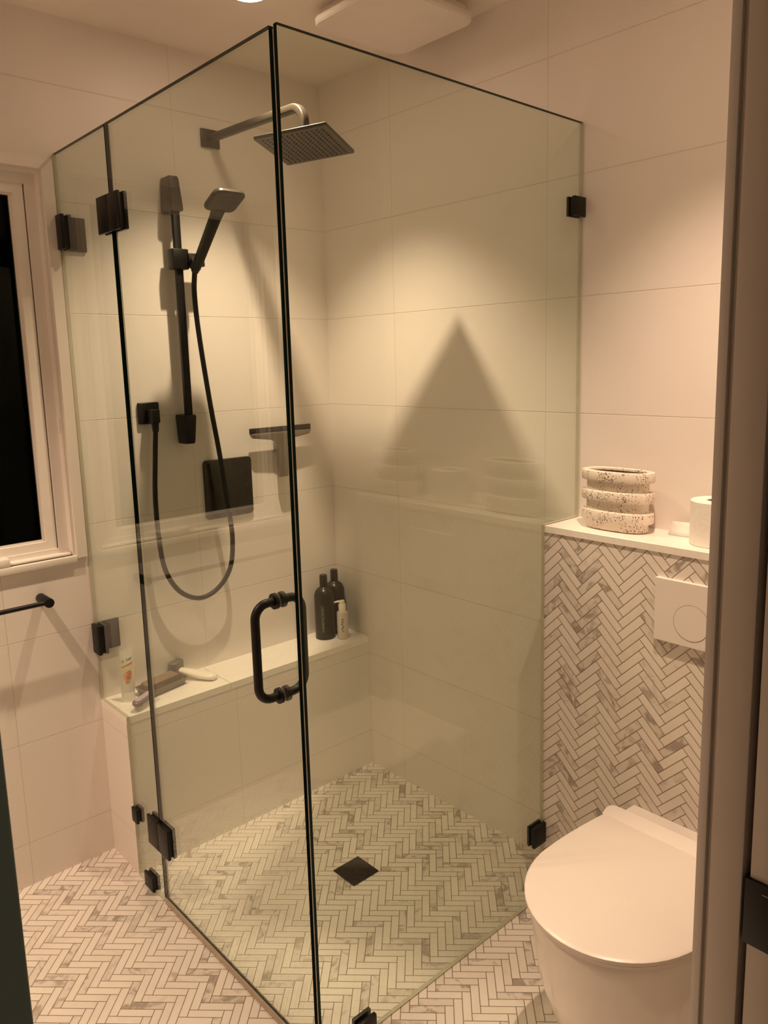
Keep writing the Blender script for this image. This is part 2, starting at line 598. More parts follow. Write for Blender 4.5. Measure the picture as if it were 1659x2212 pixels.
# ledge wall and bench
b = bm_new()
add_box(b, (-LD, YR, 0.0), (0.0, -D + 0.0095, HL - 0.018))
struct('wall_ledge', b, MT['hb_ledge'], label='low wall of marble herringbone tile behind the toilet', cat='wall')
b = bm_new()
add_box(b, (-LD - 0.003, YR, HL - 0.018), (0.0, -D + 0.0085, HL), 0.0007, 1)
tag(obj('ledge_top', b, MT['quartz']), 'white stone ledge top over the herringbone tiled low wall', 'ledge')
tb = thing('shower_bench', 'white tiled shower bench along the back wall under the hand shower', 'bench', (-W / 2, -BD / 2, 0))
b = bm_new()
add_box(b, (-W, -BD, 0.0), (-0.0005, -0.0005, HB - 0.022))
obj('base', b, MT['tile_x'], tb, smooth=False)
b = bm_new()
add_box(b, (-0.5835, -BD - 0.001, HB - 0.022), (-0.0005, -0.0005, HB), 0.0006, 1)
add_box(b, (-W, -BD - 0.001, HB - 0.022), (-0.5850, -0.0005, HB), 0.0006, 1)
obj('bench_top', b, MT['quartz'], tb)

# window
tw = struct('window_1', None, loc=((WX0 + WX1) / 2, 0, WZ0), label='white framed window on the left, black night outside', cat='window')
b = bm_new()
CW = 0.030
def mitre_frame(bm, x0, x1, z0, z1, w, ya, yb, bottom=True, bev=0.0):
    """four mitred members round the opening x0..x1, z0..z1 (w outwards)"""
    o = [(x0 - w, z0 - (w if bottom else 0)), (x1 + w, z0 - (w if bottom else 0)), (x1 + w, z1 + w), (x0 - w, z1 + w)]
    i = [(x0, z0), (x1, z0), (x1, z1), (x0, z1)]
    for k in range(4):
        if k == 0 and not bottom:
            continue
        n = (k + 1) % 4
        add_prism(bm, [(o[k][0], ya, o[k][1]), (o[n][0], ya, o[n][1]), (i[n][0], ya, i[n][1]), (i[k][0], ya, i[k][1])], (0, yb - ya, 0))
mitre_frame(b, WX0, WX1, WZ0, WZ1, CW, -0.010, 0.0, bottom=False)
obj('window_casing', b, MT['white_paint'], tw, smooth=False)
b = bm_new()
mitre_frame(b, WX0 + 0.008, WX1 - 0.008, WZ0 + 0.008, WZ1 - 0.008, 0.008, 0.0, 0.075)
mitre_frame(b, WX0 + 0.036, WX1 - 0.036, WZ0 + 0.030, WZ1 - 0.036, 0.028, 0.030, 0.075)
obj('window_frame', b, MT['white_paint'], tw, smooth=False)
b = bm_new()
mitre_frame(b, WX0 + 0.068, WX1 - 0.068, WZ0 + 0.054, WZ1 - 0.062, 0.028, 0.036, 0.062)
mitre_frame(b, WX0 + 0.076, WX1 - 0.076, WZ0 + 0.060, WZ1 - 0.068, 0.010, 0.044, 0.056)
obj('sash', b, MT['white_paint'], tw, smooth=False)
b = bm_new()
add_box(b, (WX0 + 0.06, 0.048, WZ0 + 0.05), (WX1 - 0.06, 0.052, WZ1 - 0.06))
obj('window_pane', b, MT['pane'], tw, smooth=False)
b = bm_new()
add_box(b, (WX0 + 0.03, 0.085, WZ0 + 0.02), (WX1 - 0.03, 0.095, WZ1 - 0.02))
obj('night_backdrop', b, MT['night'], tw, smooth=False)  # added black panel standing in for the night beyond the pane
b = bm_new()
add_box(b, (WX0 - 0.03, -0.013, WZ0 - 0.012), (WX1 - 0.001, 0.036, WZ0 + 0.008), 0.002)
add_box(b, (WX0 + 0.01, 0.004, WZ0 + 0.008), (WX1 - 0.012, 0.034, WZ0 + 0.016), 0.002)
obj('window_sill', b, MT['white_paint'], tw)
b = bm_new()
add_box(b, (-1.26, -0.012, WZ0 + 0.006), (-1.148, 0.03, WZ0 + 0.034), 0.006)
obj('crank_cover', b, MT['white_paint'], tw)
b = bm_new()
add_box(b, (-0.978, 0.004, 1.325), (-0.972, 0.018, 1.365), 0.003)
obj('sash_lock', b, MT['white_paint'], tw)

# ------------------------------------------------------------------ ceiling fittings
def downlight(x, y, k, label, name='recessed_downlight'):
    t = thing(name, label, 'ceiling light', (x, y, ZC), 'recessed downlights')
    bm = bm_new()
    n = 40
    add_lathe(bm, [(0.047, -0.001), (0.047, -0.004), (0.058, -0.003), (0.060, -0.0005), (0.047, -0.001)], (x, y, ZC), n)
    obj('trim_ring', bm, MT['white_paint'], t)
    bm = bm_new()
    add_lathe(bm, [(0.0, -0.0012), (0.046, -0.0012), (0.046, -0.0002), (0.0, -0.0002)], (x, y, ZC), n)
    obj('lamp_lens', bm, MT['lens'], t)
    l = bpy.data.lights.new('downlight_beam', 'SPOT')
    l.color = LIGHT_COL
    l.energy = SPOT_W * k
    l.spot_size = math.radians(SPOT_ANGLE)
    l.spot_blend = SPOT_BLEND
    l.shadow_soft_size = 0.014
    lo = bpy.data.objects.new('downlight_beam', l)
    COL.objects.link(lo)
    lo.parent = t
    lo.location = (BEAM_TILT[0], BEAM_TILT[1], -0.010)
    return t
downlight(*LAMPS[0], 'round warm recessed ceiling light above the shower')
downlight(*LAMPS[1], 'round recessed ceiling light above the toilet')
downlight(*LAMPS[2], 'round recessed ceiling light beside the window')

tf = thing('exhaust_fan', 'square white exhaust fan cover on the ceiling above the shower', 'exhaust fan', (-0.225, -0.64, ZC))
b = bm_new()
add_box(b, (-0.362, -0.755, ZC - 0.022), (-0.072, -0.485, ZC), 0.004)
obj('fan_housing', b, MT['white_paint'], tf)
b = bm_new()
FX0, FX1, FY0, FY1 = -0.385, -0.050, -0.776, -0.462
def rrect(x0, x1, y0, y1, r, n=6):
    pts = []
    for cx, cy, a0 in ((x1 - r, y1 - r, 0), (x0 + r, y1 - r, 90), (x0 + r, y0 + r, 180), (x1 - r, y0 + r, 270)):
        for k in range(n + 1):
            a = math.radians(a0 + 90 * k / n)
            pts.append((cx + r * math.cos(a), cy + r * math.sin(a)))
    return pts
def inset_rr(x0, x1, y0, y1, r, d):
    return rrect(x0 + d, x1 - d, y0 + d, y1 - d, max(r - d, 0.0005), 8)
rings = []
for d, z in ((0.003, -0.026), (0.0, -0.029), (0.0, -0.040), (0.004, -0.045)):
    rings.append([(p[0], p[1], ZC + z) for p in inset_rr(FX0, FX1, FY0, FY1, 0.045, d)])
add_loft(b, rings)
add_box(b, (-0.30, -0.72, ZC - 0.03), (-0.14, -0.56, ZC - 0.02))
obj('fan_cover', b, MT['white_paint'], tf)

# ------------------------------------------------------------------ shower glass
GT = 0.010
def plate_yz(bm, x0, x1, y0, y1, z0, z1, bev=0.0012):
    add_box(bm, (x0, y0, z0), (x1, y1, z1), bev)

# narrow fixed pane, notched over the bench
tg = thing('narrow_glass_screen', 'narrow fixed shower glass pane notched over the bench end', 'glass panel', (-W + 0.005, -0.17, 0))
b = bm_new()
SP = -0.3493
poly = [(-W, -0.003, HB + 0.002), (-W, -BD - 0.003, HB + 0.002), (-W, -BD - 0.003, 0.003), (-W, SP, 0.003), (-W, SP, ZG), (-W, -0.003, ZG)]
add_prism(b, poly, (GT, 0, 0), 0, 1, [2, 2, 2, 1, 1, 2])
obj('pane', b, [MT['glass'], MT['edge'], MT['edge_soft']], tg, smooth=False)
def wall_clamp(z0, z1):
    bm = bm_new()
    plate_yz(bm, -W - 0.010, -W - 0.0003, -0.049, -0.002, z0, z1)
    add_box(bm, (-W - 0.002, -0.045, z0 + 0.004), (-W + GT + 0.002, -0.004, z1 - 0.004))
    plate_yz(bm, -W + GT + 0.0003, -W + GT + 0.009, -0.049, -0.002, z0, z1)
    add_box(bm, (-W + GT, -0.009, z0), (-W + 0.072, -0.0004, z1), 0.0012)
    o = obj('wall_clamp', bm, MT['black'], tg)
    return o
wall_clamp(1.829, 1.921)
wall_clamp(0.656, 0.746)
def sq_clamp(y0, y1, z0, z1):
    bm = bm_new()
    plate_yz(bm, -W - 0.008, -W - 0.0003, y0, y1, z0, z1)
    plate_yz(bm, -W + GT - 0.002, -W + GT + 0.006, y0, y1, z0, z1)
    add_box(bm, (-W - 0.002, y0 + 0.004, z0 + 0.004), (-W + GT + 0.002, y1 - 0.004, z1 - 0.004))
    obj('glass_clip', bm, MT['black'], tg)
sq_clamp(-0.216, -0.1815, 0.182, 0.226)
sq_clamp(-0.290, -0.236, 0.0005, 0.046)

# door
DY0, DY1 = -D + 0.0205, -0.3535
tdoor = thing('shower_door', 'hinged glass shower door with a black pull handle', 'shower door', (-W + 0.005, (DY0 + DY1) / 2, 0))
b = bm_new()
poly = [(-W, DY1, 0.012), (-W, DY0, 0.012), (-W, DY0, ZG), (-W, DY1, ZG)]
add_prism(b, poly, (GT, 0, 0), 0, 1)
obj('pane', b, [MT['glass'], MT['edge']], tdoor, smooth=False)
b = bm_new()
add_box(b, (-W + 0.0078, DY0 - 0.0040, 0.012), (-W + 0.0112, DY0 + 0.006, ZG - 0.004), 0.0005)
obj('door_seal_and_glint', b, MT['seal_and_glint'], tdoor)
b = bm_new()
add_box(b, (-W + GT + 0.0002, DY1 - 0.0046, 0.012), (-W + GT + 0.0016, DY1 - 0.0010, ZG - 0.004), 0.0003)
obj('door_seal_and_glint', b, MT['seal_and_glint'], tdoor)  # added pale strip standing in for the bright glint at the hinge-side edge
b = bm_new()
add_box(b, (-W - 0.003, DY0 + 0.002, 0.002), (-W + GT + 0.003, DY1 - 0.002, 0.0115), 0.001)
add_box(b, (-W - 0.003, DY0 + 0.002, 0.0115), (-W - 0.0004, DY1 - 0.002, 0.020), 0.0005)
obj('door_sweep', b, MT['sweep'], tdoor)
def hinge(zc):
    zb = zc - 0.044; zt = zc + 0.044
    bm = bm_new()
    ya, ym, yb = -0.288, -0.3515, -0.412
    add_box(bm, (-W - 0.002, yb + 0.005, zb + 0.005), (-W + GT + 0.002, ya - 0.005, zt - 0.005))
    for xa, xb in ((-W - 0.0085, -W - 0.0003), (-W + GT - 0.002, -W + GT + 0.007)):
        plate_yz(bm, xa, xb, ym + 0.0015, ya, zb, zt)
        plate_yz(bm, xa, xb, yb, ym - 0.0015, zb, zt)
        add_box(bm, (xa + 0.001, ym - 0.002, zb + 0.022), (xb - 0.001, ym + 0.002, zt - 0.022))
    add_cyl(bm, (-W + GT / 2, ym, zb + 0.02), (-W + GT / 2, ym, zt - 0.02), 0.0035, n=12)
    obj('door_hinge', bm, MT['black'], tdoor)
hinge(1.877)
hinge(0.206)
# back to back pull handle
def pull(side, name):
    bm = bm_new()
    x_g = -W if side < 0 else -W + GT
    xo = x_g + side * 0.052
    y = -0.994
    zt, zb = 1.030, 0.828
    r = 0.030
    pts = [(x_g + side * 0.0005, y, zt)]
    for k in range(9):
        a = PI / 2 * k / 8
        pts.append((xo - side * r + side * r * math.sin(a), y, zt - r + r * math.cos(a)))
    for k in range(9):
        a = PI / 2 * k / 8
        pts.append((xo - side * r + side * r * math.cos(a), y, zb + r - r * math.sin(a)))
    pts.append((x_g + side * 0.0005, y, zb))
    add_sweep(bm, pts, 0.0092, 18)
    return bm, x_g, y, zt, zb
bo, xg, yh_, zt_, zb_ = pull(-1, '')
hnd = obj('pull_handle', bo, MT['black'], tdoor)
hnd['label'] = 'black outer pull handle'
bi, xg2, _, _, _ = pull(1, '')
hin = obj('pull_handle', bi, MT['black'], tdoor)
hin['label'] = 'black inner pull handle'
for par, x_g, side in ((hnd, xg, -1), (hin, xg2, 1)):
    for z in (zt_, zb_):
        bm = bm_new()
        add_cyl(bm, (x_g + side * 0.0004, yh_, z), (x_g + side * 0.0025, yh_, z), 0.0155, n=28)
        add_cyl(bm, (x_g + side * 0.0025, yh_, z), (x_g + side * 0.0075, yh_, z), 0.0165, n=28)
        obj('collar', bm, MT['black'], par)
        if side < 0:
            bm = bm_new()
            add_cyl(bm, (x_g - 0.0002, yh_, z), (x_g - 0.0016, yh_, z), 0.0168, n=28)
            o = obj('washer', bm, MT['chrome'], par)

# return pane notched round the ledge
tr_ = thing('wide_glass_screen', 'large fixed shower glass pane notched around the ledge beside the toilet', 'glass panel', (-W / 2, -D + 0.005, 0))
b = bm_new()
PX = -W + 0.003
poly = [(PX, -D, 0.003), (-LD - 0.0035, -D, 0.003), (-LD - 0.0035, -D, HL + 0.002), (-0.003, -D, HL + 0.002), (-0.003, -D, ZG), (PX, -D, ZG)]
add_prism(b, poly, (0, GT, 0), 0, 1, [2, 2, 2, 2, 1, 1])
obj('pane', b, [MT['glass'], MT['edge'], MT['edge_soft']], tr_, smooth=False)
def clip_y(x0, x1, z0, z1):
    bm = bm_new()
    add_box(bm, (x0, -D - 0.010, z0), (x1, -D - 0.0003, z1), 0.0012)
    add_box(bm, (x0, -D + GT - 0.002, z0), (x1, -D + GT + 0.006, z1), 0.0012)
    add_box(bm, (x0 + 0.004, -D - 0.003, z0 + 0.004), (x1, -D + GT + 0.003, z1 - 0.004))
    obj('glass_clip', bm, MT['black'], tr_)
clip_y(-0.0500, -0.0006, 1.854, 1.902)
clip_y(-0.2020, -LD - 0.0006, 0.174, 0.232)
bm = bm_new()
add_box(bm, (-0.832, -D - 0.010, 0.0006), (-0.782, -D - 0.0003, 0.046), 0.0012)
add_box(bm, (-0.832, -D + GT + 0.0003, 0.0006), (-0.782, -D + GT + 0.009, 0.046), 0.0012)
obj('glass_clip', bm, MT['black'], tr_)

# ------------------------------------------------------------------ rain shower
RX = -0.440
ts = thing('rain_shower', 'square black rain shower head on a wall arm', 'shower head', (RX, 0, 2.203))
b = bm_new()
add_box(b, (RX - 0.0315, -0.010, 2.203 - 0.027), (RX + 0.0315, -0.0004, 2.203 + 0.027), 0.0015)
obj('wall_flange', b, MT['gunmetal'], ts)
b = bm_new()
HC = Vector((-0.439, -0.498, 2.082))
pts = [(RX, -0.009, 2.203), (RX, -0.2, 2.196)]
yb_, rb = -0.498, 0.05
zt = 2.186
pts.append((RX, yb_ + rb, zt))
for k in range(1, 11):
    a = PI / 2 * k / 10
    pts.append((RX, yb_ + rb - rb * math.sin(a), zt - rb + rb * math.cos(a)))
pts.append((HC.x, HC.y, HC.z + 0.012))
sec = [(0.0115 * p[0], 0.0115 * p[1]) for p in [(math.copysign(abs(math.cos(2 * PI * k / 20)) ** 0.5, math.cos(2 * PI * k / 20)), math.copysign(abs(math.sin(2 * PI * k / 20)) ** 0.5, math.sin(2 * PI * k / 20))) for k in range(20)]]
add_sweep(b, pts, 1.0, section=sec)
obj('shower_arm', b, MT['gunmetal'], ts)
rotm = Matrix.Rotation(0.515, 3, 'Z') @ Matrix.Rotation(0.096, 3, 'Y') @ Matrix.Rotation(-0.069, 3, 'X')
b = bm_new()
t = bmesh.new()
rings = []
hs = 0.1025
for d, z in ((0.001, -0.004), (0.0, -0.003), (0.0, 0.004), (0.0015, 0.0055)):
    rings.append([(p[0], p[1], z) for p in inset_rr(-hs, hs, -hs, hs, 0.003, d)])
add_loft(t, rings)
rings = [[(p[0], p[1], 0.0055) for p in rrect(-0.02, 0.02, -0.02, 0.02, 0.019)], [(p[0], p[1], 0.014) for p in rrect(-0.017, 0.017, -0.017, 0.017, 0.0165)]]
add_loft(t, rings)
for v in t.verts:
    v.co = HC + rotm @ v.co
merge(b, t)
sh = obj('head_plate', b, MT['gunmetal'], ts)
b = bm_new()
t = bmesh.new()
NZ = 13
for i in range(NZ):
    for j in range(NZ):
        x = -0.084 + 0.168 * i / (NZ - 1); y = -0.084 + 0.168 * j / (NZ - 1)
        add_lathe(t, [(0.0026, -0.0040), (0.0022, -0.0058), (0.0, -0.0058)], (x, y, 0), 6)
for v in t.verts:
    v.co = HC + rotm @ v.co
merge(b, t)
noz = obj('spray_nozzles', b, MT['rubber'], sh)
noz['kind'] = 'stuff'
noz['label'] = 'rows of small rubber nozzles'

# ------------------------------------------------------------------ slide rail and hand shower
SX = -0.601
tl = thing('slide_rail', 'black vertical slide rail on the tiled wall', 'shower rail', (SX, 0, 1.27))
b = bm_new()
add_box(b, (SX - 0.0115, -0.060, 1.330), (SX + 0.0115, -0.044, 1.985), 0.003)
obj('rail', b, MT['black'], tl)
for zlo, zhi, up in ((1.962, 2.062, 1), (1.262, 1.352, -1)):
    b = bm_new()
    def ring(z, w, y0, y1):
        return [(p[0] + SX, p[1], z) for p in rrect(-w, w, y0, y1, 0.005, 4)]
    if up > 0:
        rings = [ring(zlo, 0.0185, -0.068, -0.0004), ring(zlo + 0.006, 0.021, -0.069, -0.0004), ring(zlo + 0.09, 0.0165, -0.060, -0.0004), ring(zhi, 0.0145, -0.057, -0.0004)]
    else:
        rings = [ring(zlo, 0.0145, -0.057, -0.0004), ring(zlo + 0.01, 0.016, -0.060, -0.0004), ring(zhi - 0.006, 0.020, -0.067, -0.0004), ring(zhi, 0.0185, -0.066, -0.0004)]
    add_loft(b, rings)
    obj('rail_bracket', b, MT['dark' if up > 0 else 'black'], tl)
b = bm_new()
SZ = 1.822
add_box(b, (SX - 0.026, -0.072, SZ - 0.030), (SX + 0.026, -0.034, SZ + 0.030), 0.004)
add_box(b, (SX + 0.020, -0.080, SZ - 0.020), (SX + 0.075, -0.050, SZ + 0.018), 0.004)
add_cyl(b, (SX + 0.036, -0.083, SZ - 0.024), (SX + 0.036, -0.103, SZ - 0.004), 0.019, n=24)
obj('slider', b, MT['black'], tl)

HX = SX + 0.036
th = thing('hand_shower', 'dark square hand shower resting in the rail holder with a looping hose', 'hand shower', (HX, -0.09, 1.80))
b = bm_new()
P0 = Vector((HX, -0.082, 1.785)); P1 = Vector((HX, -0.245, 1.945))
dirv = (P1 - P0).normalized()
xx = Vector((1, 0, 0)); yy = dirv.cross(xx)
rings = []
for s, w, hgt in ((0.0, 0.010, 0.009), (0.10, 0.0125, 0.010), (0.2, 0.0140, 0.0115), (0.55, 0.0150, 0.0120), (0.85, 0.0165, 0.0110), (1.0, 0.021, 0.0085)):
    c = P0.lerp(P1, s)
    rings.append([c + xx * p[0] + yy * p[1] for p in rrect(-w, w, -hgt, hgt, hgt * 0.6, 4)])
add_loft(b, rings)
obj('handle', b, MT['dark'], th)
b = bm_new()
hd = Vector((0, -0.90, 0.42)).normalized(); hn = xx.cross(hd)
hc = P1 + hd * 0.036
rings = []
for d, z in ((0.010, -0.008), (0.002, -0.006), (0.0, -0.002), (0.0, 0.003), (0.006, 0.008)):
    rings.append([hc + xx * p[0] + hd * p[1] + hn * z for p in inset_rr(-0.050, 0.050, -0.047, 0.047, 0.022, d)])
add_loft(b, rings)
obj('spray_head', b, MT['dark'], th)
# hose: a smooth curve through measured points
def catmull(P, n=10):
    P = [Vector(p) for p in P]
    P = [2 * P[0] - P[1]] + P + [2 * P[-1] - P[-2]]
    out = []
    for i in range(1, len(P) - 2):
        for k in range(n):
            t = k / n
            a, b_, c, d = P[i - 1], P[i], P[i + 1], P[i + 2]
            out.append(0.5 * ((2 * b_) + (c - a) * t + (2 * a - 5 * b_ + 4 * c - d) * t * t + (3 * b_ - a - 3 * c + d) * t ** 3))
    out.append(P[-2])
    return out
b = bm_new()
HOSE = [(HX, -0.082, 1.786), (-0.570, -0.081, 1.72), (-0.563, -0.080, 1.60), (-0.540, -0.078, 1.40), (-0.512, -0.072, 1.22), (-0.487, -0.066, 1.03), (-0.478, -0.062, 0.93), (-0.490, -0.058, 0.84),
        (-0.535, -0.054, 0.78), (-0.600, -0.050, 0.758), (-0.665, -0.047, 0.79), (-0.708, -0.045, 0.86), (-0.724, -0.044, 0.95), (-0.727, -0.043, 1.10), (-0.716, -0.042, 1.24), (-0.709, -0.042, 1.315)]
add_sweep(b, catmull(HOSE, 10), 0.0078, 12)
obj('hose', b, MT['black'], th)

OX, OZ = -0.711, 1.363
to = thing('wall_outlet', 'small square black hose outlet on the tiled wall', 'wall outlet', (OX, 0, OZ))
b = bm_new()
add_box(b, (OX - 0.034, -0.012, OZ - 0.033), (OX + 0.034, -0.0004, OZ + 0.033), 0.004, 3)
obj('outlet_plate', b, MT['black'], to)
b = bm_new()
add_box(b, (OX - 0.012, -0.056, OZ - 0.028), (OX + 0.014, -0.010, OZ + 0.012), 0.003)
add_cyl(b, (OX + 0.002, -0.042, OZ - 0.026), (OX + 0.002, -0.042, OZ - 0.055), 0.0115, 0.0095, n=20)
obj('elbow', b, MT['black'], to)

tm = thing('shower_valve', 'large square glossy black shower control plate on the tiled wall', 'shower valve', (-0.4465, 0, 1.097))
b = bm_new()
rings = []
for d, y in ((0.0, -0.0004), (0.0, -0.007), (0.0015, -0.0095), (0.005, -0.0105)):
    rings.append([(p[0], y, p[1]) for p in inset_rr(-0.537, -0.356, 0.999, 1.196, 0.014, d)])
add_loft(b, rings)
obj('valve_plate', b, MT['black_gloss'], tm)

# squeegee
tq = thing('squeegee', 'steel squeegee with a black blade hanging on the tiled wall', 'squeegee', (-0.245, 0, 1.28))
b = bm_new()
add_box(b, (-0.372, -0.037, 1.271), (-0.121, -0.030, 1.290), 0.001)
obj('rubber_blade', b, MT['rubber'], tq)
b = bm_new()
QX = -0.246
def tw_(s):
    return s
out = []
prof = [(-0.122, 1.272), (-0.122, 1.266), (-0.115, 1.256), (-0.040, 1.246), (-0.026, 1.236), (-0.020, 1.215), (-0.019, 1.120), (-0.016, 1.114)]
left = [(QX + a, z) for a, z in prof]
right = [(QX - a, z) for a, z in reversed(prof)]
poly = [(x, -0.043, z) for x, z in left + right]
t = bmesh.new()
add_prism(t, poly, (0, 0.018, 0))
bmesh.ops.recalc_face_normals(t, faces=list(t.faces))
bmesh.ops.bevel(t, geom=[e for e in t.edges if abs(e.verts[0].co.y - e.verts[1].co.y) < 1e-6], offset=0.003, segments=3, profile=0.5, affect='EDGES')
merge(b, t)
obj('squeegee_body', b, MT['chrome'], tq)
b = bm_new()
add_box(b, (QX - 0.014, -0.026, 1.20), (QX + 0.014, -0.0004, 1.235), 0.003)
obj('wall_hook', b, MT['chrome'], tq)

# floor drain
tdr = thing('floor_drain', 'square black drain cover in the shower floor', 'drain', (-0.457, -0.627, 0))
b = bm_new()
add_box(b, (-0.505, -0.675, 0.0003), (-0.409, -0.579, 0.0035), 0.0008)
obj('drain_cover', b, MT['black'], tdr)
b = bm_new()
add_cyl(b, (-0.457, -0.627, 0.0034), (-0.457, -0.627, 0.0046), 0.004, n=12)
obj('screw', b, MT['gunmetal'], tdr)

# towel bar
tt = thing('towel_bar', 'black round towel bar on two posts below the window', 'towel bar', (-1.38, 0, 0.86))
for x in (-1.076, -1.68):
    b = bm_new()
    rings = []
    add_lathe(b, [(0.0, 0.0004), (0.0135, 0.0004), (0.0135, 0.074), (0.0125, 0.076), (0.0, 0.076)], (0, 0, 0), 32)
    for v in b.verts:
        v.co = Vector((x + v.co.x, -v.co.z, 0.857 + v.co.y))
    obj('post', b, MT['black'], tt)
b = bm_new()
add_cyl(b, (-1.69, -0.063, 0.857), (-1.078, -0.063, 0.857), 0.0066, n=20)
obj('bar', b, MT['black'], tt)

# ------------------------------------------------------------------ text helper
def text_mesh(bm, body, size, place, extrude=0.0, mat=0, squash=1.0):
    cu = bpy.data.curves.new('lettering', 'FONT')
    cu.body = body
    cu.size = size
    cu.align_x = 'CENTER'
    cu.align_y = 'CENTER'
    cu.resolution_u = 3
    o = bpy.data.objects.new('lettering', cu)
    COL.objects.link(o)
    bpy.context.view_layer.update()
    dg = bpy.context.evaluated_depsgraph_get()
    me = bpy.data.meshes.new_from_object(o.evaluated_get(dg))
    t = bmesh.new()
    t.from_mesh(me)
    bpy.data.meshes.remove(me)
    bpy.data.objects.remove(o)
    bpy.data.curves.remove(cu)
    bmesh.ops.triangulate(t, faces=list(t.faces))
    for v in t.verts:
        v.co = place(v.co.x * squash, v.co.y)
    for f in t.faces:
        f.material_index = mat
    merge(bm, t)

# ------------------------------------------------------------------ bottles on the bench
def tall_bottle(c, label, facing=None):
    t = thing('shampoo_bottle', label, 'bottle', c, 'dark bottles in the bench corner')
    bm = bm_new()
    R = 0.0365
    add_lathe(bm, [(0, 0), (R - 0.004, 0), (R - 0.001, 0.0015), (R, 0.006), (R, 0.160), (R - 0.001, 0.168), (R - 0.005, 0.178), (R - 0.011, 0.186), (R - 0.017, 0.190), (0.0145, 0.194), (0.0135, 0.197), (0, 0.197)], c, 48)
    body = obj('bottle_body', bm, MT['bottle'], t)
    bm = bm_new()
    add_lathe(bm, [(0, 0.1965), (0.0145, 0.1965), (0.0138, 0.236), (0.0125, 0.2385), (0, 0.2385)], c, 40)
    obj('screw_cap', bm, MT['bottle'], t)
    if facing is not None:
        bm = bm_new()
        def place(u, v):
            # reads upwards: text x runs up the bottle, text y runs round it to the left
            ang = facing + v / R * 1.0
            ang = facing - (v) / R
            return Vector((c[0] + (R + 0.0004) * math.cos(ang), c[1] + (R + 0.0004) * math.sin(ang), c[2] + 0.082 + u))
        text_mesh(bm, 'HARMONIC', 0.0150, place, squash=1.28)
        o = obj('lettering', bm, MT['letter'], body, smooth=False)
        o['label'] = 'grey green lettering running up the bottle'
    return t
cd = lambda c: math.atan2(-2.27127 - c[1], -1.76853 - c[0])
c1 = (-0.117, -0.070, HB)
c2 = (-0.0440, -0.0405, HB)
tall_bottle(c1, 'dark olive bottle with grey lettering, left of the two in the bench corner', cd(c1) - 0.18)
tall_bottle(c2, 'plain dark olive bottle standing behind the small white pump bottle')

c3 = (-0.077, -0.124, HB)
tp = thing('pump_bottle', 'small frosted bottle with white pump in front of the dark bottles', 'bottle', c3)
b = bm_new()
r3 = 0.0205
add_lathe(b, [(0, 0), (r3 - 0.003, 0), (r3, 0.003), (r3, 0.098), (r3 - 0.001, 0.1005), (r3 - 0.006, 0.102), (0.012, 0.103), (0, 0.103)], c3, 40)
pb = obj('bottle_body', b, MT['frost'], tp)
b = bm_new()
add_lathe(b, [(0, 0.1025), (0.0132, 0.1025), (0.0135, 0.128), (0.0125, 0.130), (0, 0.130)], c3, 32)
obj('collar', b, MT['pumpw'], tp)
b = bm_new()
add_lathe(b, [(0, 0.1295), (0.0095, 0.1295), (0.0098, 0.139), (0.009, 0.143), (0.004, 0.1445), (0, 0.1445)], c3, 28)
nd = Vector((-0.75, 0.64, 0)).normalized()
pc = Vector(c3) + Vector((0, 0, 0.139))
add_sweep(b, [pc + nd * 0.004, pc + nd * 0.016 + Vector((0, 0, 0.0005)), pc + nd * 0.029 + Vector((0, 0, -0.0030))], [0.0045, 0.0038, 0.0026], 12)
obj('pump_head', b, MT['pumpw'], tp)
b = bm_new()
fa = cd(c3)
for (a0, a1, z0, z1) in ((0.42, 0.10, 0.072, 0.080), (0.46, 0.02, 0.064, 0.0685), (0.30, -0.10, 0.056, 0.061), (0.44, 0.16, 0.044, 0.053), (0.32, -0.04, 0.038, 0.043), (0.46, 0.10, 0.030, 0.034)):
    n = 5
    va = [[(c3[0] + (r3 + 0.0003) * math.cos(fa - 0.25 + a0 + (a1 - a0) * k / n + 0.0), c3[1] + (r3 + 0.0003) * math.sin(fa - 0.25 + a0 + (a1 - a0) * k / n), c3[2] + z) for k in range(n + 1)] for z in (z0, z1)]
    add_loft(b, va, False, False, closed=False)
o = obj('label_marks', b, MT['gray_print'], pb, smooth=False)
o['label'] = 'worn grey print'

# ------------------------------------------------------------------ scrub tube
c4 = Vector((-0.872, -0.066, HB))
tu = thing('scrub_tube', 'white squeeze tube with orange fruit print at the bench left end', 'tube', c4)
fx = Vector((0.735, -0.677, 0)).normalized()      # width direction, across the view
fn = Vector((-0.677, -0.735, 0)).normalized()     # towards the viewer
lean = Vector((0.004, 0.0, 0.0))
def tube_ring(z, w, d, sh=0.0):
    cc = c4 + lean * (z / 0.16) + fx * sh
    return [cc + fx * (w * math.cos(2 * PI * k / 36)) + fn * (d * math.sin(2 * PI * k / 36)) + Vector((0, 0, z)) for k in range(36)]
b = bm_new()
add_loft(b, [tube_ring(0, 0.0190, 0.0185), tube_ring(0.002, 0.0200, 0.0195), tube_ring(0.030, 0.0200, 0.0195), tube_ring(0.031, 0.0196, 0.0191)])
obj('tube_cap', b, MT['tube'], tu)
b = bm_new()
def tilt(ring, k):
    # the crimped end is cut on the slant: higher on the right
    return [p + Vector((0, 0, (p - c4).dot(fx) * k)) for p in ring]
add_loft(b, [tube_ring(0.0312, 0.0190, 0.0185), tube_ring(0.034, 0.0205, 0.0198), tube_ring(0.08, 0.0212, 0.0150), tilt(tube_ring(0.13, 0.0222, 0.0075), 0.30), tilt(tube_ring(0.152, 0.0228, 0.0020), 0.46), tilt(tube_ring(0.161, 0.0228, 0.0016), 0.52)])
tbody = obj('tube_body', b, MT['tube'], tu)
